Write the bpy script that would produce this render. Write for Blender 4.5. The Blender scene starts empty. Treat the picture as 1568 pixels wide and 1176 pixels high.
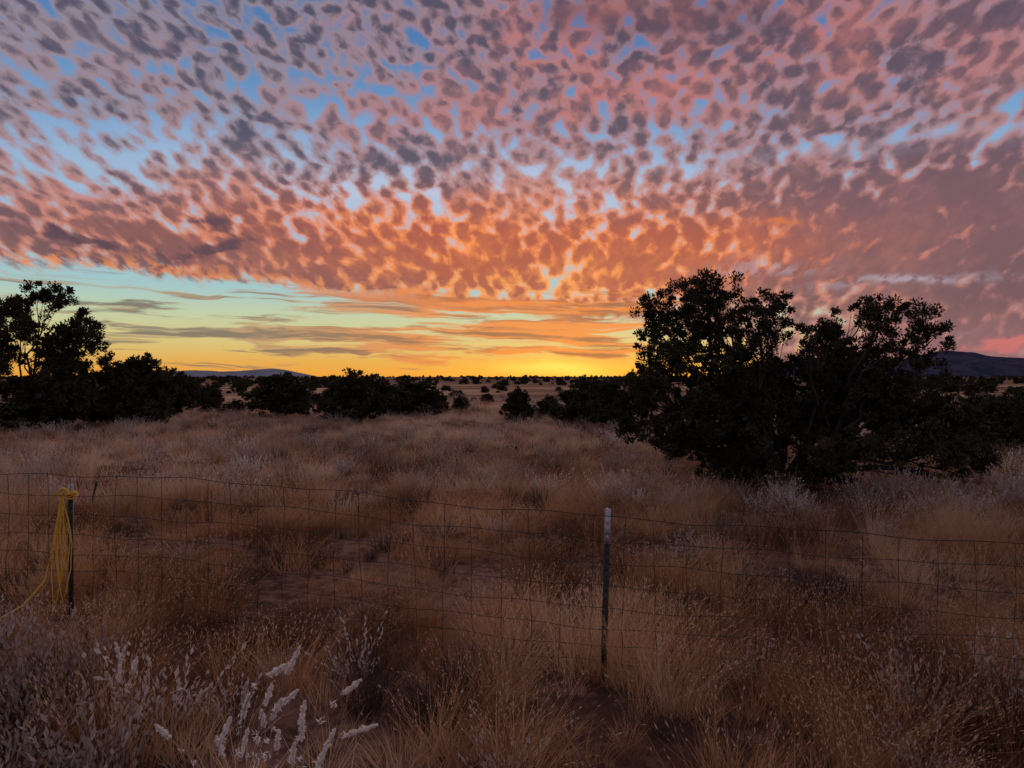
import bpy, math, random
import numpy as np
from mathutils import Vector, noise as mnoise
random.seed(7); rng=np.random.default_rng(7)
sc=bpy.context.scene
F=1141.0; CX=784.0; HY=578.0; CAMH=2.1

def lin(c):
    out=[]
    for v in c:
        v=v/255.0
        out.append(v/12.92 if v<=0.04045 else ((v+0.055)/1.055)**2.4)
    return tuple(out)+(1.0,)

# ------------------------------------------------------------------ camera
cam=bpy.data.cameras.new("camera"); camo=bpy.data.objects.new("camera",cam)
sc.collection.objects.link(camo); sc.camera=camo
cam.sensor_width=36; cam.lens=18/(784/F); cam.clip_end=30000; cam.clip_start=0.05
camo.location=(0,0,CAMH); camo.rotation_euler=(math.radians(89.5),0,0)

# ------------------------------------------------------------------ node helper
class S:
    def __init__(s,nt,sock): s.nt=nt; s.k=sock
    def _m(s,op,o,rev=False,c=None):
        n=s.nt.nodes.new('ShaderNodeMath'); n.operation=op
        a,b=(o,s) if rev else (s,o)
        for i,v in enumerate((a,b)):
            if v is None: continue
            if isinstance(v,S): s.nt.links.new(v.k,n.inputs[i])
            else: n.inputs[i].default_value=float(v)
        return S(s.nt,n.outputs[0])
    def __add__(s,o): return s._m('ADD',o)
    __radd__=__add__
    def __sub__(s,o): return s._m('SUBTRACT',o)
    def __rsub__(s,o): return s._m('SUBTRACT',o,True)
    def __mul__(s,o): return s._m('MULTIPLY',o)
    __rmul__=__mul__
    def __truediv__(s,o): return s._m('DIVIDE',o)
    def __pow__(s,o): return s._m('POWER',o)
    def rpow(s,o): return s._m('POWER',o,True)
    def max(s,o): return s._m('MAXIMUM',o)
    def min(s,o): return s._m('MINIMUM',o)
    def sqrt(s): return s._m('SQRT',None)
    def abs(s): return s._m('ABSOLUTE',None)
    def ln(s): return s._m('LOGARITHM',math.e)
    def atan2(s,o): return s._m('ARCTAN2',o)
def smooth(x,a,b,lo=0.0,hi=1.0):
    nt=x.nt; n=nt.nodes.new('ShaderNodeMapRange'); n.interpolation_type='SMOOTHSTEP'
    nt.links.new(x.k,n.inputs[0])
    for i,v in enumerate((a,b,lo,hi)):
        if isinstance(v,S): nt.links.new(v.k,n.inputs[i+1])
        else: n.inputs[i+1].default_value=v
    return S(nt,n.outputs[0])
def comb(nt,x,y,z=0.0):
    n=nt.nodes.new('ShaderNodeCombineXYZ')
    for i,v in enumerate((x,y,z)):
        if isinstance(v,S): nt.links.new(v.k,n.inputs[i])
        else: n.inputs[i].default_value=v
    return S(nt,n.outputs[0])
def sep(v):
    n=v.nt.nodes.new('ShaderNodeSeparateXYZ'); v.nt.links.new(v.k,n.inputs[0])
    return [S(v.nt,o) for o in n.outputs]
def noise(v,scale,detail=3,rough=0.5,dist=0.0,col=False,dim='2D'):
    n=v.nt.nodes.new('ShaderNodeTexNoise'); n.noise_dimensions=dim; v.nt.links.new(v.k,n.inputs['Vector'])
    n.inputs['Scale'].default_value=scale; n.inputs['Detail'].default_value=detail
    n.inputs['Roughness'].default_value=rough; n.inputs['Distortion'].default_value=dist
    return S(v.nt,n.outputs['Color' if col else 'Fac'])
def voro(v,scale,sm=0.6,rand=1.0):
    n=v.nt.nodes.new('ShaderNodeTexVoronoi'); n.voronoi_dimensions='2D'; v.nt.links.new(v.k,n.inputs['Vector'])
    n.feature='SMOOTH_F1'; n.inputs['Scale'].default_value=scale
    n.inputs['Smoothness'].default_value=sm; n.inputs['Randomness'].default_value=rand
    return S(v.nt,n.outputs['Distance'])
def mix(nt,a,b,f,mode='MIX'):
    n=nt.nodes.new('ShaderNodeMix'); n.data_type='RGBA'; n.blend_type=mode; n.clamp_factor=True
    def put(i,v):
        if isinstance(v,S): nt.links.new(v.k,n.inputs[i])
        elif isinstance(v,(int,float)): n.inputs[i].default_value=v
        else: n.inputs[i].default_value=tuple(v)
    put(0,f); put(6,a); put(7,b)
    return S(nt,n.outputs[2])
def ramp(x,stops,interp='LINEAR'):
    n=x.nt.nodes.new('ShaderNodeValToRGB'); x.nt.links.new(x.k,n.inputs[0])
    cr=n.color_ramp; cr.interpolation=interp
    while len(cr.elements)<len(stops): cr.elements.new(0.5)
    for e,(p,c) in zip(cr.elements,stops):
        e.position=p; e.color=c if not isinstance(c,(int,float)) else (c,c,c,1)
    return S(x.nt,n.outputs[0])

# ------------------------------------------------------------------ sky (world)
SUN_AZ=math.radians(5)
w=bpy.data.worlds.new("World"); sc.world=w; w.use_nodes=True
try: w.cycles.sampling_method='NONE'
except Exception as e: print(e)
nt=w.node_tree; nt.nodes.clear()
tc=nt.nodes.new('ShaderNodeTexCoord')
D=S(nt,tc.outputs['Generated'])
X,Y,Z=sep(D)
hz=(X*X+Y*Y).sqrt().max(0.001)
A0=X.atan2(Y)           # azimuth, 0 = +Y
T0=Z/hz                 # tan(elevation)
Tp=T0.max(0.0)
PX=A0/(Tp*0.42+0.32); PY=(Tp*1.3125+1.0).ln()/0.42    # deck coordinates: cells shrink toward the horizon
AT=comb(nt,A0*2.0,T0*5.0,0.0)
wn=sep(noise(AT,3.0,3,0.6,0.0,True))
A=A0+(wn[0]-0.5)*0.12
T=T0+(wn[1]-0.5)*0.05
VAT=comb(nt,A,T,0.0); VAT0=comb(nt,A0,T0,0.0)
def at(x,y):
    u=(x-CX)/F; v=(HY-y)/F; a=math.atan(u); return a,v*math.cos(a)
def g(x,y,sx,sy,rot=0.0,warp=1):
    a0,t0=at(x,y)
    n=nt.nodes.new('ShaderNodeMapping'); n.vector_type='TEXTURE'
    nt.links.new((VAT if warp else VAT0).k,n.inputs[0])
    n.inputs['Location'].default_value=(a0,t0,0); n.inputs['Rotation'].default_value=(0,0,rot); n.inputs['Scale'].default_value=(sx/F,sy/F,1)
    d=nt.nodes.new('ShaderNodeVectorMath'); d.operation='DOT_PRODUCT'
    nt.links.new(n.outputs[0],d.inputs[0]); nt.links.new(n.outputs[0],d.inputs[1])
    return S(nt,d.outputs['Value']).rpow(1/math.e)
def C(*c): return lin(c)
tn=(T0/0.8).min(1.0).max(0.0)
q=lambda t:t/0.8
clear=ramp(tn,[(0,C(236,158,60)),(q(.02),C(228,172,82)),(q(.045),C(216,196,126)),(q(.08),C(192,206,168)),
  (q(.115),C(160,198,202)),(q(.2),C(148,184,212)),(q(.3),C(116,160,204)),(q(.45),C(80,122,174)),(q(.75),C(84,108,152))])
clear=mix(nt,clear,C(255,194,66),g(890,574,210,22,0,0)*0.75)
clear=mix(nt,clear,C(255,226,100),g(850,566,60,12,0,1)*0.9)
clear=mix(nt,clear,C(204,206,224),g(700,290,520,70)*0.65)
rside=smooth(A0,0.25,0.6)
clear=mix(nt,clear,C(165,140,160),rside*smooth(T0,0.25,0.05)*0.8)

# --- altocumulus deck
rotc,rots=math.cos(-0.85),math.sin(-0.85)
RX=(PX*rotc+PY*rots)+(wn[0]-0.5)*0.06
RY=(PY*rotc-PX*rots)+(wn[2]-0.5)*0.06
Q=comb(nt,RX*0.93,RY*1.10,0.0)
nq=sep(noise(Q,22.0,4,0.56,0.0,True)); nz=nq[0]; lum=nq[1]
vz=voro(Q,23.0,0.85)
cell=nz*0.80+(0.54-vz)*0.68
bigc=sep(noise(comb(nt,PX,PY*1.5,0.0),3.0,4,0.55,0.0,True))
big,lumL=bigc[0],bigc[1]
cover=(big-0.5)*0.48+0.170
cover=cover-g(190,218,150,34,0.1)*0.15-g(590,100,110,50)*0.06-g(620,290,330,30,0.05)*0.05-g(1350,222,220,24)*0.13-g(690,40,50,60)*0.12-g(80,240,80,40)*0.05
cover=cover+g(900,70,260,95)*0.10+g(1350,330,330,70)*0.2+g(820,395,540,58)*0.18+g(250,385,330,34)*0.16+g(1450,60,260,110)*0.12
cover=cover+rside*smooth(T0,0.30,0.15)*0.22
cd=cell+cover
op=smooth(cd,0.36,0.70)
thick=smooth(cd,0.48,0.94)
# far edge of the deck
an=(A0+0.7)/1.4
te=ramp(an.min(1.0).max(0.0),[(0.0,.122/.2),((.7-.402)/1.4,.122/.2),((.7-.244)/1.4,.112/.2),((.7-.073)/1.4,.094/.2),((.7+.144)/1.4,.078/.2),((.7+.27)/1.4,.04/.2),((.7+.40)/1.4,0.0),(1.0,0.0)])
te=sep(te)[0]*0.2-smooth(A0,0.3,0.5)*0.05
edge=smooth(T+(nz-0.5)*0.03-te,-0.004,0.012)
op=op*edge*0.95
# colours: thin rims catch the light, thick cores stay in shade
base_sh=mix(nt,C(80,76,95),C(94,75,88),smooth(A0,-0.3,0.4))
base_lt=mix(nt,C(148,136,148),C(162,126,134),smooth(A0,-0.5,0.5))
lit=smooth((1.0-thick)*0.62+lumL*0.42+lum*0.26,0.26,0.86)
cc=mix(nt,base_sh,base_lt,lit)
warm=smooth(lumL*0.75+lum*0.30+(1.0-thick)*0.08,0.40,0.70)
cc=mix(nt,cc,C(192,120,100),warm*smooth(T0,0.50,0.18)*0.5*(lit*0.6+0.4))
pinkz=(g(900,60,260,90)+g(1180,40,150,60)*0.7+g(1420,90,180,50)*0.6+g(440,45,160,25,0.3)*0.4+g(930,170,200,50)*0.6+g(640,200,160,40)*0.35).min(1.0)
cc=mix(nt,cc,C(206,112,94),pinkz*warm*(lit*0.55+0.45)*0.9)
cc=mix(nt,cc,C(96,68,78),g(1080,30,110,42)*0.6+g(900,20,80,30)*0.5)
zone2=(g(800,370,600,72)+g(170,375,300,50)*0.45+g(650,310,360,36)*0.3).min(1.0)
cc=mix(nt,cc,mix(nt,C(136,78,70),C(224,124,82),lit),zone2*0.9)
zone3=(g(830,410,350,76,-0.03)*1.2+g(620,345,220,28)*0.4+g(1060,375,250,40)*0.6).min(1.0)
on=smooth((1.0-thick)*0.42+lumL*0.42+lum*0.36,0.34,0.84)
cc=mix(nt,cc,mix(nt,C(188,80,42),C(255,146,64),on),zone3*(0.7+on*0.3))
cc=mix(nt,cc,C(254,168,80),g(800,436,240,24)*on*0.7)
rightz=smooth(A0,0.22,0.5)*smooth(T0,0.30,0.22)
cc=mix(nt,cc,mix(nt,C(118,80,88),C(174,110,104),lit),rightz*0.7)
cc=mix(nt,cc,C(222,112,72),g(1230,400,150,55)*0.5*lit)
fr=smooth(T-te,0.03,0.004)*smooth(A0,0.25,0.05)
cc=mix(nt,cc,C(236,136,70),fr*smooth(lum,0.42,0.56)*0.85)
sky=mix(nt,clear,cc,op)
sky=mix(nt,sky,C(186,176,192),(g(1400,430,110,7,0,1)+g(1170,408,70,10)*0.7+g(1330,225,200,12)*0.5)*smooth(nz,0.42,0.56)*0.6)
# --- low streaky clouds in the clear band
SV=comb(nt,A0*3.4+wn[0]*0.5,T0*62.0+A0*1.4+wn[1]*1.0)
sn2=sep(noise(SV,1.5,5,0.62,0.0,True)); sn=sn2[0]; slit=smooth(sn2[1],0.40,0.56)
scov=g(640,500,420,50,0.0)*0.15+g(400,514,190,10)*0.24+g(860,503,110,11)*0.26+g(600,456,190,10,-0.08)*0.28+g(330,452,90,6)*0.2+g(190,474,60,8)*0.18+g(560,540,260,6)*0.16+g(900,535,120,12)*0.24+g(900,472,150,12)*0.22
sop=smooth(sn+scov,0.58,0.74)*smooth(T0,0.0,0.012)*smooth(T0,0.14,0.10)*smooth(A0,0.34,0.24)
nearsun=smooth(A0,-0.42,0.0)
scol=mix(nt,mix(nt,C(122,112,104),C(176,150,116),slit),mix(nt,C(148,90,68),C(240,132,56),slit),nearsun*0.85)
scol=mix(nt,scol,C(234,128,64),g(600,458,220,14,-0.08)*0.7)
sky=mix(nt,sky,scol,sop*0.92)
# dark scud
scud=(g(335,345,32,10,-0.3)+g(135,366,55,9,-0.1)+g(325,384,48,10,0.25)+g(232,398,30,8)+g(15,385,40,7)*0.5)
sky=mix(nt,sky,C(84,64,80),smooth(scud+(nz-0.5)*1.3,0.25,0.85)*0.85)
pc=g(1535,525,52,13,0.1)
sky=mix(nt,sky,C(224,110,100),smooth(pc+(nz-0.5)*1.0,0.3,0.75)*0.9)
sky=mix(nt,sky,C(238,128,60),g(1195,344,30,5)*0.6)
sky=mix(nt,sky,C(160,118,128),smooth(A0,0.3,0.5)*smooth(T0,0.09,0.02)*0.45)
# rear and overhead sky: plain broken cloud, blended in well away from the sunset
dome=mix(nt,C(104,130,168),C(166,140,146),smooth(noise(D,3.5,2,0.6,dim='3D'),0.38,0.56))  # out-of-view sky, set brighter to lift the foreground light
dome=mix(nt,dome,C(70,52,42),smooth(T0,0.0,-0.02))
ns=nt.nodes.new('ShaderNodeTexSky'); ns.sky_type='NISHITA'; ns.sun_disc=False
ns.sun_elevation=math.radians(2.0); ns.sun_rotation=SUN_AZ
bg1=nt.nodes.new('ShaderNodeBackground'); nt.links.new(sky.k,bg1.inputs[0]); bg1.inputs[1].default_value=0.98
bg2=nt.nodes.new('ShaderNodeBackground'); nt.links.new(ns.outputs[0],bg2.inputs[0]); bg2.inputs[1].default_value=0.005
ad=nt.nodes.new('ShaderNodeAddShader'); nt.links.new(bg1.outputs[0],ad.inputs[0]); nt.links.new(bg2.outputs[0],ad.inputs[1])
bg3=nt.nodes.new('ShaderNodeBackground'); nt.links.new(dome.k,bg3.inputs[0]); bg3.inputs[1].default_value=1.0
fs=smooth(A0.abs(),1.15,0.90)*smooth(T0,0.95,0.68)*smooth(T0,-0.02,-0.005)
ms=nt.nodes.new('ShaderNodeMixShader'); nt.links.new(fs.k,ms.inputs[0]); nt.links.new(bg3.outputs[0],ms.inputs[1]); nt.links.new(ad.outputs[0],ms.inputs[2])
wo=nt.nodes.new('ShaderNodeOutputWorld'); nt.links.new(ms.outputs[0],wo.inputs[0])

# sun (veiled by the cloud bank at the horizon)
sl=bpy.data.lights.new("sun","SUN"); so=bpy.data.objects.new("sun",sl); sc.collection.objects.link(so)
sl.energy=1.2; sl.angle=math.radians(35); sl.color=(1.0,0.65,0.43)
el=math.radians(18)
so.rotation_euler=Vector((math.sin(SUN_AZ)*math.cos(el),math.cos(SUN_AZ)*math.cos(el),math.sin(el))).to_track_quat('Z','Y').to_euler()
so.location=(10,100,30)

# ------------------------------------------------------------------ materials
def newmat(name):
    m=bpy.data.materials.new(name); m.use_nodes=True; m.node_tree.nodes.clear(); return m,m.node_tree
def out(nt,sh):
    o=nt.nodes.new('ShaderNodeOutputMaterial'); nt.links.new(sh,o.inputs[0])
def pos(nt):
    return S(nt,nt.nodes.new('ShaderNodeNewGeometry').outputs['Position'])
def leafmat(name,stops,trans=0.3,mode='tint',scale=1.0):
    m,t=newmat(name)
    if mode=='tint':
        a=t.nodes.new('ShaderNodeAttribute'); a.attribute_name='tint'; f=S(t,a.outputs['Fac'])
    else: f=noise(pos(t),scale,2,0.6,dim='3D')
    c=ramp(f,stops)
    d=t.nodes.new('ShaderNodeBsdfDiffuse'); t.links.new(c.k,d.inputs[0])
    if trans<=0: out(t,d.outputs[0]); return m
    tr=t.nodes.new('ShaderNodeBsdfTranslucent'); mx=t.nodes.new('ShaderNodeMixShader')
    t.links.new(c.k,tr.inputs[0]); mx.inputs[0].default_value=trans
    t.links.new(d.outputs[0],mx.inputs[1]); t.links.new(tr.outputs[0],mx.inputs[2]); out(t,mx.outputs[0]); return m
def simple(name,c1,c2,scale=20,rough=0.8,metal=0.0):
    m,t=newmat(name); p=pos(t); f=smooth(noise(p,scale,3,0.6,dim='3D'),0.35,0.65)
    c=mix(t,tuple(c1)+(1,),tuple(c2)+(1,),f)
    b=t.nodes.new('ShaderNodeBsdfPrincipled'); t.links.new(c.k,b.inputs['Base Color'])
    b.inputs['Roughness'].default_value=rough; b.inputs['Metallic'].default_value=metal
    out(t,b.outputs[0]); return m
r4=lambda *c: tuple(c)+(1.0,)
M_grass=leafmat("dry_grass",[(0,r4(.13,.062,.033)),(.3,r4(.32,.165,.080)),(.65,r4(.50,.28,.14)),(1,r4(.62,.43,.27))],0.33)
M_seed=leafmat("grass_seed_heads",[(0,r4(.38,.25,.16)),(1,r4(.62,.46,.32))],0.3)
M_grass2=leafmat("pale_dry_grass",[(0,r4(.20,.112,.075)),(.35,r4(.45,.285,.19)),(.7,r4(.58,.405,.29)),(1,r4(.66,.53,.43))],0.3)
M_grey=leafmat("grey_shrub",[(0,r4(.26,.20,.17)),(.6,r4(.46,.39,.35)),(1,r4(.62,.55,.51))],0.2)
M_twig=leafmat("dead_twigs",[(0,r4(.05,.034,.027)),(1,r4(.12,.08,.062))],0)
M_plume=leafmat("white_plume",[(0,r4(.74,.69,.64)),(1,r4(.90,.87,.83))],0.3,'noise',6)
M_twig2=leafmat("plant_stems",[(0,r4(.20,.15,.12)),(1,r4(.32,.25,.21))],0,'noise',3)
M_leaf=leafmat("juniper_foliage",[(.3,r4(.028,.028,.016)),(.5,r4(.050,.048,.026)),(.7,r4(.085,.074,.042))],0.0,'noise',1.6)
M_bark=simple("juniper_bark",(.03,.022,.017),(.06,.043,.034),8)
M_post=simple("post_green_paint",(.012,.016,.013),(.025,.03,.024),30,0.6)
M_white=simple("post_white_tip",(.36,.35,.37),(.52,.50,.52),40,0.6)
M_wire=simple("fence_wire",(.012,.010,.009),(.03,.024,.021),12,0.8,0.0)
M_rope=simple("yellow_rope",(.66,.37,.02),(.80,.50,.04),60,0.8)

M_ground,t=newmat("ground"); p=pos(t); px_,py_,pz_=sep(p)
n1=noise(p,0.35,4,0.6); n2=noise(p,6.0,5,0.7); n3=noise(comb(t,px_*0.02,py_*0.045,0),1.0,4,0.6)
soil=mix(t,r4(.080,.045,.033),r4(.23,.135,.098),smooth(n1*0.45+n2*0.55,0.40,0.60))
straw=mix(t,r4(.14,.086,.058),r4(.42,.275,.18),smooth(n3*0.7+n2*0.3,0.42,0.58))
far=smooth(py_+(n1-0.5)*10,20.0,44.0)
gc=mix(t,soil,straw,far)
gc=mix(t,gc,r4(.13,.085,.062),smooth(py_,120.0,420.0)*0.8)
b=t.nodes.new('ShaderNodeBsdfDiffuse'); t.links.new(gc.k,b.inputs[0])
bp=t.nodes.new('ShaderNodeBump'); bp.inputs['Strength'].default_value=1.0; bp.inputs['Distance'].default_value=0.08
t.links.new(n2.k,bp.inputs['Height']); t.links.new(bp.outputs[0],b.inputs['Normal']); out(t,b.outputs[0])
M_hill,t=newmat("hill"); p=pos(t)
c=mix(t,r4(.030,.034,.062),r4(.055,.055,.085),smooth(noise(p,0.012,4,0.65),0.4,0.6))  # atmospheric haze painted in as a bluish base colour
b=t.nodes.new('ShaderNodeBsdfDiffuse'); t.links.new(c.k,b.inputs[0]); out(t,b.outputs[0])
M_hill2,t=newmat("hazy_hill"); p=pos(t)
c=mix(t,r4(.16,.19,.24),r4(.20,.22,.27),smooth(noise(p,0.01,4,0.6),0.4,0.6))  # blue-grey distance haze is put into the base colour
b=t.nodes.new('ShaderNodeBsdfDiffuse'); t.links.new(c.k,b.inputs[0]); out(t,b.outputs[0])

# ------------------------------------------------------------------ mesh helpers (all quads, numpy)
class MB:
    def __init__(s): s.v=[]; s.q=[]; s.m=[]; s.n=0
    def add(s,v,q,mi=0):
        v=np.asarray(v,float).reshape(-1,3); q=np.asarray(q,int).reshape(-1,4)
        s.v.append(v); s.q.append(q+s.n); s.m.append(np.full(len(q),mi)); s.n+=len(v)
    def mesh(s,name,mats,smooth_=False):
        v=np.concatenate(s.v); q=np.concatenate(s.q); mi=np.concatenate(s.m)
        me=bpy.data.meshes.new(name)
        me.vertices.add(len(v)); me.vertices.foreach_set('co',v.astype(np.float32).ravel())
        me.loops.add(q.size); me.loops.foreach_set('vertex_index',q.astype(np.int32).ravel())
        me.polygons.add(len(q)); me.polygons.foreach_set('loop_start',np.arange(0,q.size,4,dtype=np.int32))
        me.polygons.foreach_set('material_index',mi.astype(np.int32))
        if smooth_: me.polygons.foreach_set('use_smooth',np.ones(len(q),bool))
        for m in mats: me.materials.append(m)
        me.update(calc_edges=True); return me
def obj(name,me,loc=(0,0,0),link=True,parent=None):
    o=bpy.data.objects.new(name,me); o.location=loc
    if link: sc.collection.objects.link(o)
    if parent: o.parent=parent
    return o
def tube(mb,path,rad,sides=5,mi=0):
    path=np.asarray(path,float); k=len(path); rad=np.broadcast_to(np.asarray(rad,float),(k,))
    tg=np.gradient(path,axis=0); tg/=np.linalg.norm(tg,axis=1)[:,None]+1e-9
    ref=np.array([0.13,0.21,0.97]) if abs(tg[k//2][2])<0.9 else np.array([0.97,0.2,0.1])
    a=np.cross(tg,ref); a/=np.linalg.norm(a,axis=1)[:,None]+1e-9; b=np.cross(tg,a)
    th=np.linspace(0,2*np.pi,sides,endpoint=False)
    v=path[:,None,:]+rad[:,None,None]*(np.cos(th)[None,:,None]*a[:,None,:]+np.sin(th)[None,:,None]*b[:,None,:])
    i=np.arange(k-1)[:,None]*sides; j=np.arange(sides)[None,:]; jn=(j+1)%sides
    q=np.stack([i+j,i+jn,i+sides+jn,i+sides+j],-1).reshape(-1,4)
    mb.add(v.reshape(-1,3),q,mi)
def unit(n):
    d=rng.normal(size=(n,3)); return d/np.linalg.norm(d,axis=1)[:,None]
def leaves(mb,c,la,lb,mi=0,d1=None):
    n=len(c)
    if d1 is None: d1=unit(n)
    d2=np.cross(d1,unit(n)); d2/=np.linalg.norm(d2,axis=1)[:,None]+1e-9
    la=np.broadcast_to(la,(n,))[:,None]*(0.6+0.8*rng.random((n,1))); lb=np.broadcast_to(lb,(n,))[:,None]*(0.6+0.8*rng.random((n,1)))
    v=np.stack([c-d1*la,c+d2*lb,c+d1*la,c-d2*lb],1)
    mb.add(v.reshape(-1,3),np.arange(4*n).reshape(n,4),mi)
def blades(mb,base,phi,lean,bend,h,w,mi=0,wind=0.0,segs=(0,.5,1.0)):
    n=len(base); hd=np.stack([np.cos(phi),np.sin(phi),0*phi],1)
    side=unit(n); side[:,2]*=0.2; side/=np.linalg.norm(side,axis=1)[:,None]
    rows=[]
    for s_ in segs:
        pz=h*s_*(1-0.25*bend*s_); hor=h*(lean*s_+bend*s_*s_)
        p=base+hd*hor[:,None]; p[:,0]+=wind*h*s_*s_; p[:,2]+=pz
        ww=(w*(1-0.85*s_**1.6))[:,None]*0.5
        rows+= [p-side*ww,p+side*ww]
    v=np.stack(rows,1); K=len(rows); off=np.arange(n)[:,None]*K
    q=np.concatenate([off+np.array([[2*i,2*i+1,2*i+3,2*i+2]]) for i in range(len(segs)-1)],0)
    mb.add(v.reshape(-1,3),q,mi); return rows
def tip(rows): return (rows[-1]+rows[-2])/2,(rows[-3]+rows[-4])/2

# ------------------------------------------------------------------ ground
def gh(x,y):
    x=np.asarray(x,float); y=np.asarray(y,float)
    near=0.05*np.sin(x*0.9+1.0)*np.sin(y*0.7)+0.04*np.sin(x*0.37-y*0.45)
    r=np.clip((y-60)/200,0,1)
    fr=r*(0.5*np.sin(x*0.013+0.5)*np.sin(y*0.011)+0.35*np.sin(x*0.031+y*0.02))
    rid=np.clip((y-500)/700,0,1)**2*3.0
    return near*np.clip(1-(y-40)/100,0.2,1)+fr*0.8+rid
gx=np.sinh(np.linspace(-7.6,7.6,190))*6.0; gy=np.concatenate([-np.sinh(np.linspace(5.5,0.1,20))*6,np.sinh(np.linspace(0,7.3,190))*6.0])
XX,YY=np.meshgrid(gx,gy); ZZ=gh(XX,YY)
mb=MB(); nx,ny=len(gx),len(gy)
ii=(np.arange(ny-1)[:,None]*nx+np.arange(nx-1)[None,:]).reshape(-1)
mb.add(np.stack([XX,YY,ZZ],-1).reshape(-1,3),np.stack([ii,ii+1,ii+nx+1,ii+nx],1))
obj("ground",mb.mesh("ground",[M_ground],True))

def hill(name,pts,D_,depth,mat,seed):
    xs=np.array([(p_[0]-CX)/F*D_ for p_ in pts]); hs=np.array([(HY-p_[1])/F*D_+CAMH for p_ in pts])
    X_=np.linspace(xs[0],xs[-1],160); H_=np.interp(X_,xs,hs)
    k=np.ones(9)/9; H_=np.convolve(np.pad(H_,4,'edge'),k,'valid')
    V_=np.linspace(-1,1,21); v=[]
    for vv in V_:
        for x_,h_ in zip(X_,H_):
            nn=mnoise.fractal(Vector((x_*0.004,vv*1.5,seed)),0.8,2.1,5)
            e=max(0,1-abs(vv)**1.5)
            v.append((x_,D_+vv*depth,-3+(h_+3)*e+nn*h_*0.12*e+ (nn*h_*0.2*(e*(1-e)*4))))
    mb=MB(); n_=len(X_); i_=(np.arange(20)[:,None]*n_+np.arange(n_-1)[None,:]).reshape(-1)
    mb.add(v,np.stack([i_,i_+1,i_+n_+1,i_+n_],1)); return obj(name,mb.mesh(name,[mat],True))
hill("hill",[(1120,576),(1180,558),(1230,549),(1330,552),(1395,547),(1430,540),(1455,537),(1490,543),(1530,547),(1600,552),(1700,564),(1900,578)],3200,500,M_hill,1.0)
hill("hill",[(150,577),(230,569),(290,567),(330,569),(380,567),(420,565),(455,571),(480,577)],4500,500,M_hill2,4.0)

# ------------------------------------------------------------------ junipers
def juniper(name,blobs,base_pts,leaf,per,clump_r,dens=1.0,extra=None,twigs=True,limbs=True,fill=0):
    mb=MB()
    if extra:
        for pth,r0,r1 in extra: tube(mb,pth,np.linspace(r0,r1,len(pth)),7,0)
    for (x,y,z,rx,ry,rz,dn) in blobs:
        c=np.array([x,y,z])
        b0=np.array(min(base_pts,key=lambda b_:abs(b_[0]-x)+random.random()*0.5),float)
        L=np.linalg.norm(c-b0); mid=b0+(c-b0)*0.45+np.array([random.uniform(-.12,.12),random.uniform(-.12,.12),random.uniform(-.02,.18)])*L
        tt=np.linspace(0,1,9)[:,None]; path=(1-tt)**2*b0+2*tt*(1-tt)*mid+tt**2*c
        path[1:-1]+=rng.normal(size=(7,3))*0.02*L
        if limbs: tube(mb,path,np.linspace(0.012*L+0.015,0.008,9),5,0)
        sa=(rx*ry+ry*rz+rx*rz)/3
        nc=max(4,int(dens*dn*sa/(clump_r**2)*3.2))
        d=unit(nc); rr=rng.random(nc)**0.42*1.08
        cc_=c+d*np.array([rx,ry,rz])*rr[:,None]
        cc_[:,2]=np.maximum(cc_[:,2],0.12)
        if twigs:
            for k in range(nc):
                if random.random()<0.3:
                    s0=path[random.randint(4,8)]; m_=(s0+cc_[k])/2+rng.normal(size=3)*0.04
                    tube(mb,[s0,m_,cc_[k]],[0.010,0.007,0.004],4,0)
        pn=int(per); cr=clump_r*(0.5+0.8*rng.random(nc))
        dd=unit(nc*pn); r2=rng.random(nc*pn)**0.6
        cen=np.repeat(cc_,pn,0)+dd*(np.repeat(cr,pn)*r2)[:,None]*np.array([1,1,.85])
        upd=dd+np.array([0,0,0.5]); upd/=np.linalg.norm(upd,axis=1)[:,None]
        leaves(mb,cen,leaf,leaf*0.55,1,upd)
        if fill and dn>=1.15:
            nf=int(fill*dn*sa*60)
            cf=c+unit(nf)*np.array([rx,ry,rz])*(rng.random(nf)**0.5*0.85)[:,None]; cf[:,2]=np.maximum(cf[:,2],0.15)
            leaves(mb,cf,leaf*2.4,leaf*1.5,1)
    return mb.mesh(name,[M_bark,M_leaf])
DB=14.3; sB=DB/F; ox=1215
def bb(x,y,rx,ry,dn=1.0,dep=None):
    dep=random.uniform(-1.0,1.0) if dep is None else dep
    return ((x-ox)*sB,dep,CAMH-(y-HY)*sB,rx*sB,(rx+ry)/2*sB*1.2,ry*sB*1.06,dn)
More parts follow.
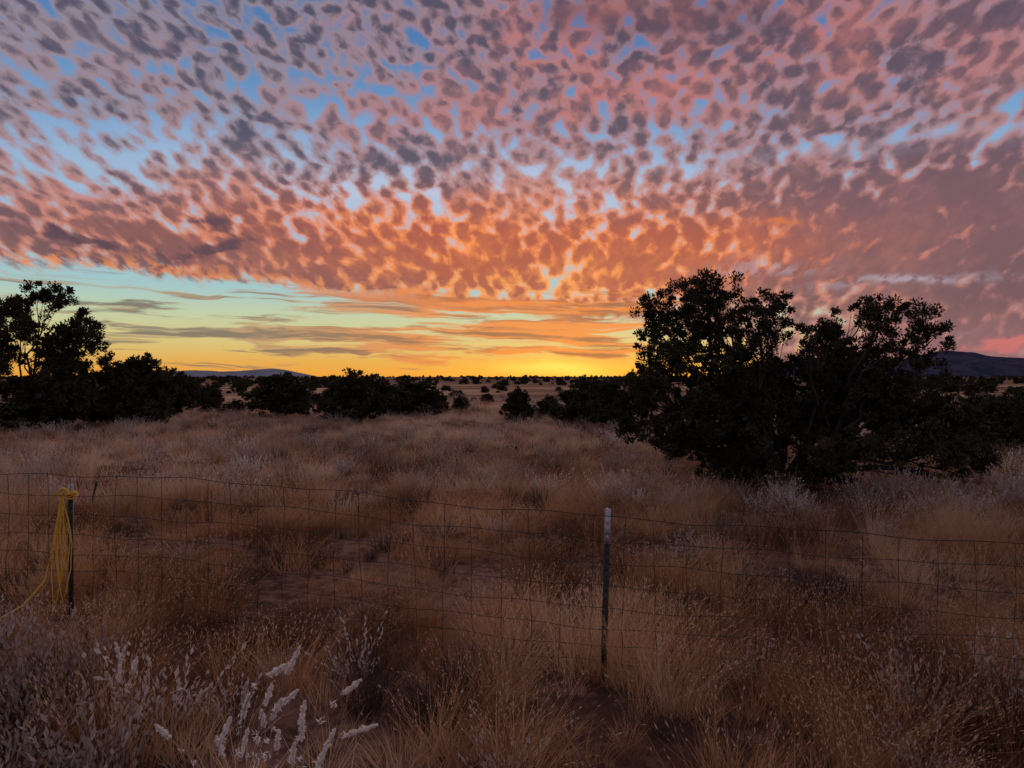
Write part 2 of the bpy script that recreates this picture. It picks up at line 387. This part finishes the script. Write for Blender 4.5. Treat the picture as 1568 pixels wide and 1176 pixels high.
bl=[bb(1090,442,42,24,.9),bb(1045,450,34,24,.9),bb(1008,458,26,22,.85),bb(1150,475,38,26,.85),bb(1001,495,26,34,1.0),bb(1060,488,48,34,1.0),bb(1120,515,48,36,1.0),
 bb(1178,506,36,26,.8),bb(1212,514,20,16,.7),bb(1006,545,36,34,1.1),bb(974,592,30,30,1.1),bb(1070,560,55,38,1.2),bb(1150,570,55,40,1.1),bb(980,630,36,38,1.2),bb(1050,625,55,42,1.3),
 bb(1120,640,60,48,1.3),bb(1060,680,48,28,1.2),bb(1160,690,60,38,1.3),bb(1205,575,40,34,1.1),bb(1268,502,24,24,.8),bb(1298,514,36,34,.95),bb(1322,482,28,24,.9),bb(1354,474,30,20,.9),bb(1396,486,28,16,.8),
 bb(1338,512,40,32,1),bb(1388,520,28,26,.9),bb(1250,556,38,34,1),bb(1305,565,50,38,1.15),bb(1365,570,44,38,1.1),bb(1215,640,60,46,1.3),bb(1300,635,60,44,1.3),bb(1380,630,58,44,1.3),
 bb(1440,635,44,34,1.2),bb(1255,690,60,34,1.3),bb(1345,675,60,28,1.2),bb(1425,680,50,26,1.2),bb(1482,660,28,28,1.1),bb(1100,712,50,24,1.2,-0.3),bb(1170,722,55,22,1.2,-.4),bb(1235,722,46,18,1.2,-.4),bb(1468,728,34,12,.9,-.3),bb(1396,728,24,11,.8,-.3),bb(960,650,20,22,1),
 bb(1020,665,44,30,1.2),bb(1002,590,38,36,1.2),bb(1105,600,60,40,1.2),bb(1335,610,55,42,1.2),bb(1185,620,55,46,1.3),bb(1265,655,50,44,1.2),bb(1030,515,42,38,1.0),bb(1275,590,44,38,1.2),bb(1100,480,50,38,.85),bb(1345,545,48,34,1.1),bb(1494,698,26,20,1.0,-.2),bb(1460,700,36,22,1.1,-.1),bb(1506,640,20,18,.9,.2)]
lp=lambda *pp:[((x-ox)*sB,d_,max(0.02,CAMH-(y-HY)*sB)) for x,y,d_ in pp]
ext=[(lp((1180,745,0),(1220,732,0),(1275,718,-.2),(1330,712,-.3),(1390,716,-.35),(1445,730,-.3),(1500,738,-.3)),0.09,0.02),
 (lp((1170,745,0),(1150,690,.1),(1120,620,.1),(1090,540,.1),(1085,470,0)),0.12,0.02),
 (lp((1200,745,0),(1240,680,.1),(1290,610,.1),(1330,540,.1),(1345,490,0)),0.11,0.02),
 (lp((1185,742,0),(1180,660,.1),(1175,580,.2),(1170,520,.2)),0.10,0.02)]
me=juniper("juniper_tree",bl,[(-.5,0,.3),(-.2,.1,.1),(.2,0,.3),(.6,0,.5)],0.029,95,0.135,0.76,ext,fill=3.0)
obj("juniper_tree",me,(((ox-CX)*sB),DB,0))
DL=31.0; sL=DL/F; ox2=-10
def bl2(x,y,rx,ry,dn=1.0):
    return ((x-ox2)*sL,random.uniform(-1.5,1.5),CAMH-(y-HY)*sL,rx*sL*1.05,(rx+ry)/2*sL,ry*sL*1.1,dn)
b2=[bl2(75,456,30,20,1),bl2(112,460,22,18,1),bl2(60,488,36,28,1.1),bl2(120,498,30,26,1.1),bl2(148,522,24,20,1),bl2(90,525,40,28,1.2),bl2(20,505,28,28,1.1),bl2(-5,470,24,22,1),bl2(-50,480,40,30,1),bl2(-60,540,50,34,1),
 bl2(20,545,38,28,1.1),bl2(60,565,40,30,1.2),bl2(125,560,38,26,1.1),bl2(0,580,40,26,1.1),bl2(95,595,44,28,1.2),bl2(40,600,40,22,1.1),bl2(-60,600,50,30,1.1),bl2(-110,540,40,50,1),bl2(140,600,36,30,1.2),bl2(110,625,40,20,1.1)]
ex2=[([(-0.3,0,0),(0.2,0,.25),(0.9,-.1,.6),(1.6,-.1,1.1),(2.2,0,1.9),(2.6,0,3.2)],0.22,0.05),([(-0.6,0,0),(-.5,0,1),(-.2,.1,2.4),(.3,0,3.8)],0.22,0.05)]
me=juniper("juniper_tree",b2,[(-.4,0,.8),(1.5,0,1.0),(-.3,0,1.6)],0.058,85,0.24,0.85,ex2,fill=1.2)
obj("juniper_tree",me,((ox2-CX)*sL,DL,0))
def gen(seed,leaf,per,cr,dens,fill=0.8,limbs=True):
    random.seed(seed); B=[]
    for k in range(14):
        a=random.uniform(0,6.283); r=random.uniform(0,0.95)**0.7; z=random.uniform(0.1,1.0)
        wd=(1-z*0.5)*1.1
        B.append((math.cos(a)*r*wd,math.sin(a)*r*wd,0.25+z*1.6*(1-0.25*r*r),random.uniform(.25,.45),random.uniform(.25,.45),random.uniform(.22,.38),1.2))
    B+= [(0,0,.7,.9,.9,.6,1.4),(0.1,0,1.2,.65,.65,.5,1.3)]
    return juniper("juniper_variant",B,[(0,0,0),(.1,.1,.1)],leaf,per,cr,dens,twigs=False,limbs=limbs,fill=fill)
gens=[gen(s_,0.05,40,0.14,0.8) for s_ in (11,12,13,14)]
lows=[gen(s_,0.16,7,0.22,0.65,0.15,False) for s_ in (11,12,13,14)]
def dim(m_):
    c=np.array([v.co[:] for v in m_.vertices]); return c[:,0].max()-c[:,0].min(),c[:,2].max()
dims=[dim(m_) for m_ in gens]
mids=[(205,652,120,108),(262,640,80,76),(318,632,42,46),(355,636,42,24),(425,639,104,66),(545,649,124,82),(510,642,60,56),(620,637,115,56),(662,634,54,38),(705,631,30,26),(790,646,52,54),(890,651,95,74),(935,658,74,78),
 (90,652,120,72),(165,650,100,92),(20,660,140,60),(1525,700,120,90),(1575,680,100,80),(1500,650,70,50),(480,622,38,20),(745,617,24,14),(300,622,30,40),(1600,700,100,90),(836,640,40,34),(455,628,44,34),(590,630,60,44)]
for i,(x,by,wd,ht) in enumerate(mids):
    Dm=CAMH*F/(by-HY); k=i%4; o=obj("juniper_tree",gens[k],((x-CX)/F*Dm,Dm,float(gh((x-CX)/F*Dm,Dm))-0.03))
    sx=wd/F*Dm/dims[k][0]; sz=ht/F*Dm/dims[k][1]; o.scale=(sx*1.1,sx*1.1,sz*1.08)

# ------------------------------------------------------------------ scatter with geometry nodes
def scatter(name,P_,R_,S_,I_,objs,tint=None,realize=False):
    coll=bpy.data.collections.new(name+"_sources")
    for o in objs: coll.objects.link(o)
    n=len(P_); me=bpy.data.meshes.new(name); me.vertices.add(n); me.vertices.foreach_set('co',np.asarray(P_,np.float32).ravel())
    a=me.attributes.new('rot','FLOAT_VECTOR','POINT'); a.data.foreach_set('vector',np.asarray(R_,np.float32).ravel())
    a=me.attributes.new('scl','FLOAT_VECTOR','POINT'); a.data.foreach_set('vector',np.asarray(S_,np.float32).ravel())
    a=me.attributes.new('idx','INT','POINT'); a.data.foreach_set('value',np.asarray(I_,np.int32).ravel())
    if tint is not None:
        a=me.attributes.new('tint','FLOAT','POINT'); a.data.foreach_set('value',np.asarray(tint,np.float32).ravel())
    o=obj(name,me); ng=bpy.data.node_groups.new(name,'GeometryNodeTree')
    ng.interface.new_socket('Geometry',in_out='INPUT',socket_type='NodeSocketGeometry'); ng.interface.new_socket('Geometry',in_out='OUTPUT',socket_type='NodeSocketGeometry')
    gi=ng.nodes.new('NodeGroupInput'); go=ng.nodes.new('NodeGroupOutput'); ip=ng.nodes.new('GeometryNodeInstanceOnPoints')
    ci=ng.nodes.new('GeometryNodeCollectionInfo'); ci.inputs['Collection'].default_value=coll; ci.inputs['Separate Children'].default_value=True; ci.inputs['Reset Children'].default_value=True
    def na(nm,ty):
        q_=ng.nodes.new('GeometryNodeInputNamedAttribute'); q_.data_type=ty; q_.inputs[0].default_value=nm
        return [s_ for s_ in q_.outputs if s_.enabled and s_.name=='Attribute'][0]
    L=ng.links.new
    L(gi.outputs[0],ip.inputs['Points']); L(ci.outputs[0],ip.inputs['Instance']); ip.inputs['Pick Instance'].default_value=True
    L(na('idx','INT'),ip.inputs['Instance Index']); L(na('rot','FLOAT_VECTOR'),ip.inputs['Rotation']); L(na('scl','FLOAT_VECTOR'),ip.inputs['Scale'])
    last=ip.outputs[0]
    if realize:
        rz=ng.nodes.new('GeometryNodeRealizeInstances'); L(last,rz.inputs[0]); last=rz.outputs[0]
    L(last,go.inputs[0])
    md=o.modifiers.new("scatter",'NODES'); md.node_group=ng; return o

def tuft(name,n,r,hmin,hmax,w,leanmax,bendmax,wind,seedfrac,mat,seedmat=M_seed,spk=0.012,segs=(0,.5,1.0),sp=(0.6,.75,.9,1.02)):
    mb=MB(); ang=rng.random(n)*2*np.pi; rr=rng.random(n)**0.6*r
    base=np.stack([np.cos(ang)*rr,np.sin(ang)*rr,np.full(n,-0.02)],1)
    phi=ang+rng.normal(size=n)*0.7; lean=rng.random(n)*leanmax*(0.3+rr/r); bend=rng.random(n)*bendmax
    h=hmin+(hmax-hmin)*rng.random(n)**0.8; rows=blades(mb,base,phi,lean,bend,h,w*(0.7+0.6*rng.random(n)),0,wind,segs)
    ns=int(n*seedfrac)
    if ns:
        idx=np.argsort(-h)[:ns]; t1,t0=tip(rows); t1=t1[idx]; t0=t0[idx]
        cs=[];ds=[]
        for s_ in sp:
            j=rng.normal(size=(ns,3))*0.003; cs.append(t0+(t1-t0)*s_+j); dd=(t1-t0); dd/=np.linalg.norm(dd,axis=1)[:,None]; ds.append(dd+rng.normal(size=(ns,3))*0.16)
        cs=np.concatenate(cs); ds=np.concatenate(ds); ds/=np.linalg.norm(ds,axis=1)[:,None]
        leaves(mb,cs,spk,spk*0.22,1,ds)
    return bpy.data.objects.new(name,mb.mesh(name,[mat,seedmat]))
def shrub(name,n,r,hmin,hmax,mat,fuzz,fl=0.012,stem=M_twig,nf=7):
    mb=MB(); ang=rng.random(n)*2*np.pi; rr=rng.random(n)*r
    base=np.stack([np.cos(ang)*rr*.5,np.sin(ang)*rr*.5,np.full(n,-0.02)],1)
    h=hmin+(hmax-hmin)*rng.random(n); rows=blades(mb,base,ang+rng.normal(size=n)*.4,rng.random(n)*.7,rng.random(n)*.2,h,np.full(n,.006),0,0.05)
    if fuzz:
        t1,t0=tip(rows); cs=[]
        for s_ in np.linspace(0.1,1.05,nf): cs.append(t0+(t1-t0)*s_+rng.normal(size=(n,3))*fl*0.3)
        cs=np.concatenate(cs); dd=np.tile(t1-t0,(nf,1)); dd=dd/np.linalg.norm(dd,axis=1)[:,None]+rng.normal(size=dd.shape)*.25; dd/=np.linalg.norm(dd,axis=1)[:,None]
        leaves(mb,cs,fl,fl*0.4,1,dd)
    return bpy.data.objects.new(name,mb.mesh(name,[stem,mat]))
tall=[tuft("dry_grass_tuft_%d"%i,74,0.13,0.20,0.47+0.05*i,0.0045,0.55,0.45,0.16,0.36,M_grass,spk=.015,sp=(.65,.85,1.02)) for i in range(4)]
short=[tuft("short_grass_tuft_%d"%i,60,0.13,0.08,0.24,0.0055,0.8,0.4,0.05,0.0,M_grass,segs=(0,.55,1)) for i in range(3)]
pale=[tuft("pale_grass_tuft_%d"%i,42,0.2,0.12,0.40,0.014,0.7,0.35,0.06,0.2,M_grass2,M_seed,0.025,segs=(0,1.0),sp=(.8,1.0)) for i in range(4)]
grey=[shrub("grey_shrub_%d"%i,34,0.25,0.2,0.5,M_grey,True,0.022) for i in range(3)]
dark=[shrub("dead_shrub_%d"%i,80,0.28,0.12,0.42,M_twig,False) for i in range(2)]
src=tall+short+pale+grey+dark
for i,o in enumerate(src): o.name="s%02d_"%i+o.name
iT,iS,iP,iG,iD=0,4,7,11,14
def nz2(x,y,s_,z=0): return mnoise.noise(Vector((x*s_,y*s_,z)))
Pn=[];Rn=[];Sn=[];In=[];Tn=[]
def put(x,y,i,s_,sz=None,dt=0.0):
    if y<4.6 and abs(x+1.25)<0.75 and i in range(iS): return
    if -4.7<x<-3.55 and 5.2<y<6.3 and (i<iS or random.random()<.3): return
    if ((x-5.6)/3.1)**2+((y-14.2)/1.7)**2<1 and random.random()<.85: return
    Pn.append((x,y,float(gh(x,y)))); Rn.append((random.gauss(0,.06),random.gauss(0,.06),random.uniform(-0.5,0.5) if i<4 else random.uniform(0,6.28)))
    Sn.append((s_,s_,(sz or s_))); In.append(i)
    Tn.append(min(1,max(0,0.45+0.95*nz2(x,y,0.6,21)+0.6*nz2(x,y,0.15,31)+random.gauss(0,.18)+dt)))
random.seed(3)
R=random.randrange; U=random.uniform
def band(y0,y1,dens,fn):
    area=(y1-y0)*(0.78*(y0+y1)+5); n=int(area*dens)
    for _ in range(n):
        y=U(y0,y1); x=U(-1,1)*(0.78*y+2.5); fn(x,y)
def bare(x,y):
    b_=nz2(x,y,0.5,2.0)*0.8+nz2(x,y,1.7,5.0)*0.85
    for (cx,cy,rx,ry,a) in ((-3.0,7.8,1.9,1.3,.42),(-1.9,9.5,1.8,1.0,.25),(-1.3,4.7,.6,.6,.6),(.75,4.1,.4,.5,1.2),(1.7,7.0,1.3,1.0,.42),(4.2,8.5,1.5,.9,.3),(2.6,4.6,1.5,.8,-.5),(0,5.6,1.5,.5,-.5)):
        b_+=a*math.exp(-((x-cx)/rx)**2-((y-cy)/ry)**2)
    return b_
def f1(x,y):
    b_=bare(x,y); r=random.random(); dk=nz2(x,y,0.9,44)
    if b_>0.30:
        if r<0.34: put(x,y,iS+R(3),U(.5,.85),U(.4,.7),-.1)
        elif r<0.40: put(x,y,iD+R(2),U(.4,.7))
        return
    if dk>0.40 and r<.45:
        put(x,y,iD+R(2),U(.8,1.2)); return
    if b_>0.14:
        if r<0.5: put(x,y,iS+R(3),U(.7,1.1))
        elif r<0.6: put(x,y,iT+R(4),U(.6,.9))
        elif r<.62: put(x,y,iG+R(3),U(.6,1.0))
        elif r<.66: put(x,y,iD+R(2),U(.6,1.0))
        return
    hs=0.85+0.5*nz2(x,y,0.8,9)
    if r<0.55: put(x,y,iT+R(4),U(.8,1.2),hs*U(.8,1.15))
    elif r<0.92: put(x,y,iS+R(3),U(.9,1.3))
    elif r<0.935: put(x,y,iD+R(2),U(.6,1))
    elif r<0.95: put(x,y,iG+R(3),U(.6,.9))
band(2.9,7,26,f1); band(7,13,17,f1)
def f2(x,y):
    b_=nz2(x,y,0.3,2.0)*0.9+nz2(x,y,1.0,5.0)*0.8; r=random.random(); gsh=nz2(x,y,0.22,14)+0.4*math.exp(-((y-17)/6)**2)
    if b_>0.28:
        if r<0.25: put(x,y,iP+R(4),U(.6,.9),.5,-.2)
        elif r<.30: put(x,y,iD+R(2),U(.7,1.1))
        return
    if nz2(x,y,.5,44)>.38 and r<.3: put(x,y,iD+R(2),U(.9,1.4)); return
    if r<0.08+0.13*max(0,gsh): put(x,y,iG+R(3),U(.8,1.3))
    elif r<0.12: put(x,y,iD+R(2),U(.7,1.1))
    elif r<0.3 and y<22: put(x,y,iT+R(4),U(.9,1.2))
    else: put(x,y,iP+R(4),U(.8,1.35),U(.5,1.1),.05)
band(12,22,8,f2); band(22,40,4.5,f2)
def f3(x,y):
    b_=nz2(x,y,0.12,2.0)*0.9+nz2(x,y,.4,5.0)*0.5; r=random.random()
    if b_>0.25: return
    if r<0.10: put(x,y,iG+R(3),U(1.2,1.9))
    elif r<.15: put(x,y,iD+R(2),U(1.2,2))
    else: put(x,y,iP+R(4),U(1.5,2.4),U(.7,1.2))
band(40,72,1.2,f3)
for _ in range(34): put(U(2.2,9.5),U(11.0,12.6),iG+R(3),U(.8,1.2))
for _ in range(46): put(U(-4.2,-1.9),U(3.2,5.0),random.choice((iD,iD+1,iG,iG+1,iG+2)),U(.8,1.2))
for _ in range(14): put(U(1.6,3.6),U(3.4,5.0),random.choice((iD,iG,iG+1)),U(.7,1.1))
scatter("grass",Pn,Rn,Sn,In,src,Tn,True)
go_=[bpy.data.objects.new("j%02d_juniper"%i,m_) for i,m_ in enumerate(lows)]
Pn=[];Rn=[];Sn=[];In=[]
random.seed(5)
def far_(y0,y1,n,smin,smax,pw=1.0,th=-0.2,fs=0.02):
    for _ in range(n):
        y=y0+(y1-y0)*random.random()**pw; x=U(-1,1)*(0.85*y+10)
        if nz2(x,y,fs,3)<th: continue
        s_=U(smin,smax)*U(.6,1.3); Pn.append((x,y,float(gh(x,y))-.05)); Rn.append((0,0,U(0,6.28))); Sn.append((s_*U(1.0,1.5),s_*1.15,s_*U(.7,.95))); In.append(R(4))
far_(50,110,150,.3,1.0,1,-0.05,.04); far_(100,260,380,.5,1.3,1,-0.02,.03); far_(240,600,700,.7,1.4,1,-.05); far_(600,1400,1500,1.0,1.9)
scatter("distant_juniper_trees",Pn,Rn,Sn,In,go_)

# ------------------------------------------------------------------ fence
fence=bpy.data.objects.new("wire_fence",None); sc.collection.objects.link(fence)
def fy(x): return 5.25-0.24*(x-0.64)
def topz(x):
    return float(np.interp(x,[-8.3,-3.76,-1.5,0.65,3.1,5.2],[1.28,1.2,1.22,1.18,1.09,1.1]))
mb=MB(); X_=np.linspace(-8.3,5.2,140); fr_=[1,.86,.72,.58,.45,.33,.22,.12,.03]
for i,f_ in enumerate(fr_):
    pth=[(x,fy(x)+0.01*math.sin(x*3+i),topz(x)*f_+0.010*math.sin(x*4.1+i*1.7)+.006*math.sin(x*9+i*5)+float(gh(x,fy(x)))) for x in X_]; tube(mb,pth,0.0027 if i==0 else .0022,4)
x=-8.25
while x<5.2:
    xo=U(-.02,.02); zz=[topz(x)*f_+0.010*math.sin(x*4.1+i*1.7)+.006*math.sin(x*9+i*5)+float(gh(x,fy(x))) for i,f_ in enumerate(fr_)]
    pth=[(x+xo*(i-4)*.25+random.gauss(0,.004),fy(x)+0.01*math.sin(x*3+i)+.002,z_) for i,z_ in enumerate(zz)]
    tube(mb,pth,0.0021,4); 
    x+=0.215
tube(mb,[(-3.47,fy(-3.47)-.02,1.235),(-3.47,fy(-3.47)-.025,1.20),(-3.50,fy(-3.5)-.02,1.13),(-3.51,fy(-3.5)-.02,1.06)],[.006,.009,.006,.004],6)
obj("woven_wire",mb.mesh("woven_wire",[M_wire]),parent=fence)
def tpost(x,ztop,white,leanx):
    mb=MB(); y=fy(x)+0.03; z0=-0.1; g0=float(gh(x,y))
    def box(x0,x1,y0,y1,za,zb,mi):
        vs=[]
        for z_ in (za,zb):
            l=leanx*z_
            for (a_,b_) in ((x0,y0),(x1,y0),(x1,y1),(x0,y1)): vs.append((x+a_+l,y+b_,z_+g0))
        mb.add(vs,[(0,3,2,1),(4,5,6,7),(0,1,5,4),(1,2,6,5),(2,3,7,6),(3,0,4,7)],mi)
    zs=ztop-white
    box(-.021,.021,0,.005,z0,zs,0); box(-.004,.004,.0052,.036,z0,zs,0)
    if white: box(-.021,.021,0,.005,zs,ztop,1); box(-.004,.004,.0052,.036,zs,ztop,1)
    z_=0.1
    while z_<ztop-.05: box(-.006,.006,-.009,-.0004,z_,z_+.022,1 if z_>zs else 0); z_+=.054
    for zc in (0.2,.5,.8,1.05):
        if zc<ztop: tube(mb,[(x-.03+leanx*zc,y+.01,zc+g0),(x-.022+leanx*zc,y-.014,zc+.004+g0),(x+.022+leanx*zc,y-.014,zc+.004+g0),(x+.03+leanx*zc,y+.01,zc+g0)],.0022,4,0)
    obj("steel_t_post",mb.mesh("steel_t_post",[M_post,M_white]),parent=fence)
tpost(-3.76,1.12,0.10,0.0); tpost(0.65,1.23,0.25,0.025); tpost(-8.3,1.3,.2,0); tpost(5.2,1.2,.2,0)
mb=MB(); rx0=-3.79; ry0=fy(-3.76)-.03
for (dx,zl,loop) in ((-.02,.35,.03),(-.05,.10,.06),(.02,.45,.05),(-.03,.62,.02),(.0,.2,.08)):
    pth=[(rx0+dx*.3+random.gauss(0,.004),ry0,1.10)]
    for s_ in np.linspace(.1,1,9): pth.append((rx0+dx*s_*1.6-loop*math.sin(s_*3.14)*.6+random.gauss(0,.004),ry0-.02*math.sin(s_*3),1.10-(1.10-zl)*s_))
    for s_ in np.linspace(.9,0,9): pth.append((rx0+dx*s_*1.6+loop*math.sin(s_*3.14)+random.gauss(0,.004),ry0-.01,1.10-(1.10-zl)*s_))
    tube(mb,pth,.0042,6)
tube(mb,[(rx0-.01,ry0,1.1),(rx0-.04,ry0-.05,.75),(rx0-.08,ry0-.12,.42),(rx0-.16,ry0-.25,.26),(rx0-.24,ry0-.45,.2),(rx0-.30,ry0-.7,.12)],.007,6)
for k in range(5):
    th=np.linspace(0,6.5,14); tube(mb,[( -3.76+math.cos(t_)*.040,fy(-3.76)+.04+math.sin(t_)*.045,1.08+.012*k+.01*math.sin(t_+k)) for t_ in th],.0065,6)
tube(mb,[(-3.80,ry0-.02,1.15),(-3.77,ry0-.03,1.17),(-3.74,ry0-.03,1.16),(-3.73,ry0-.02,1.12)],.011,6); tube(mb,[(-3.78,ry0-.02,1.12),(-3.84,ry0-.03,1.11),(-3.80,ry0-.03,1.14)],.010,6)
obj("yellow_rope",mb.mesh("yellow_rope",[M_rope],True))

# ------------------------------------------------------------------ white plumed plants in the foreground
def plumes(name,base,tips,Dp):
    mb=MB()
    for (x,y,dx,dy,ln) in tips:
        dd=Dp+U(-.2,.2); tp=np.array([(x-CX)/F*dd,dd,CAMH-(y-HY)/F*dd])
        dv=np.array([dx,U(-.3,.3),dy]); dv/=np.linalg.norm(dv); Lp=ln/F*dd; lo=tp-dv*Lp
        b0=np.array(base)+np.array([U(-.08,.08),U(-.08,.08),0])
        tt=np.linspace(0,1,8)[:,None]; ctrl=lo-dv*0.25; path=(1-tt)**2*b0+2*tt*(1-tt)*ctrl+tt**2*lo
        tube(mb,np.vstack([path,tp]),np.linspace(.0035,.0015,9),5,0)
        n=420; s_=rng.random(n); wv=0.0115*np.sin(np.pi*np.clip(s_*.9+.1,0,1))**.5
        lump=1+.5*np.sin(s_*17+random.random()*6); c=lo+(tp-lo)*s_[:,None]+unit(n)*(wv*lump*rng.random(n)**.4)[:,None]
        leaves(mb,c,.0075,.0026,1)
        for _ in range(5):
            k=R(3,8); c=path[k]+rng.normal(size=(6,3))*.008; leaves(mb,c,.012,.003,1)
    return obj(name,mb.mesh(name,[M_twig2,M_plume]))
bx=(395-CX)/F*3.3
plumes("winterfat_plant",(bx,3.3,0),[(458,992,.5,1,45),(440,1018,.9,.5,32),(380,1064,.3,1,40),(455,1058,.8,.7,38),(430,1072,.5,1,34),(466,1075,.2,1,34),(552,1042,.9,.8,38),(462,1102,0,1,32),(576,1112,1,.3,50),(512,1118,.5,1,55),(352,1100,.4,1,35),(415,1050,.3,1,30),(236,1112,-.5,.7,30),(378,1118,.2,1,40),(500,1140,.4,1,60),(425,1120,.1,1,30),(398,1088,-.1,1,30),(330,1130,-.3,1,34),(450,1140,.2,1,34)],3.3)
bx=(180-CX)/F*4.3
plumes("winterfat_plant",(bx,4.3,0),[(175,985,-.2,1,30),(190,990,.2,1,32),(208,1008,.3,1,26),(160,1030,-.3,1,26),(125,1100,-.4,1,24),(182,1020,.1,1,24),(150,1060,-.4,1,22)],4.3)

sc.view_settings.view_transform='Standard'; sc.view_settings.look='None'; sc.view_settings.exposure=0
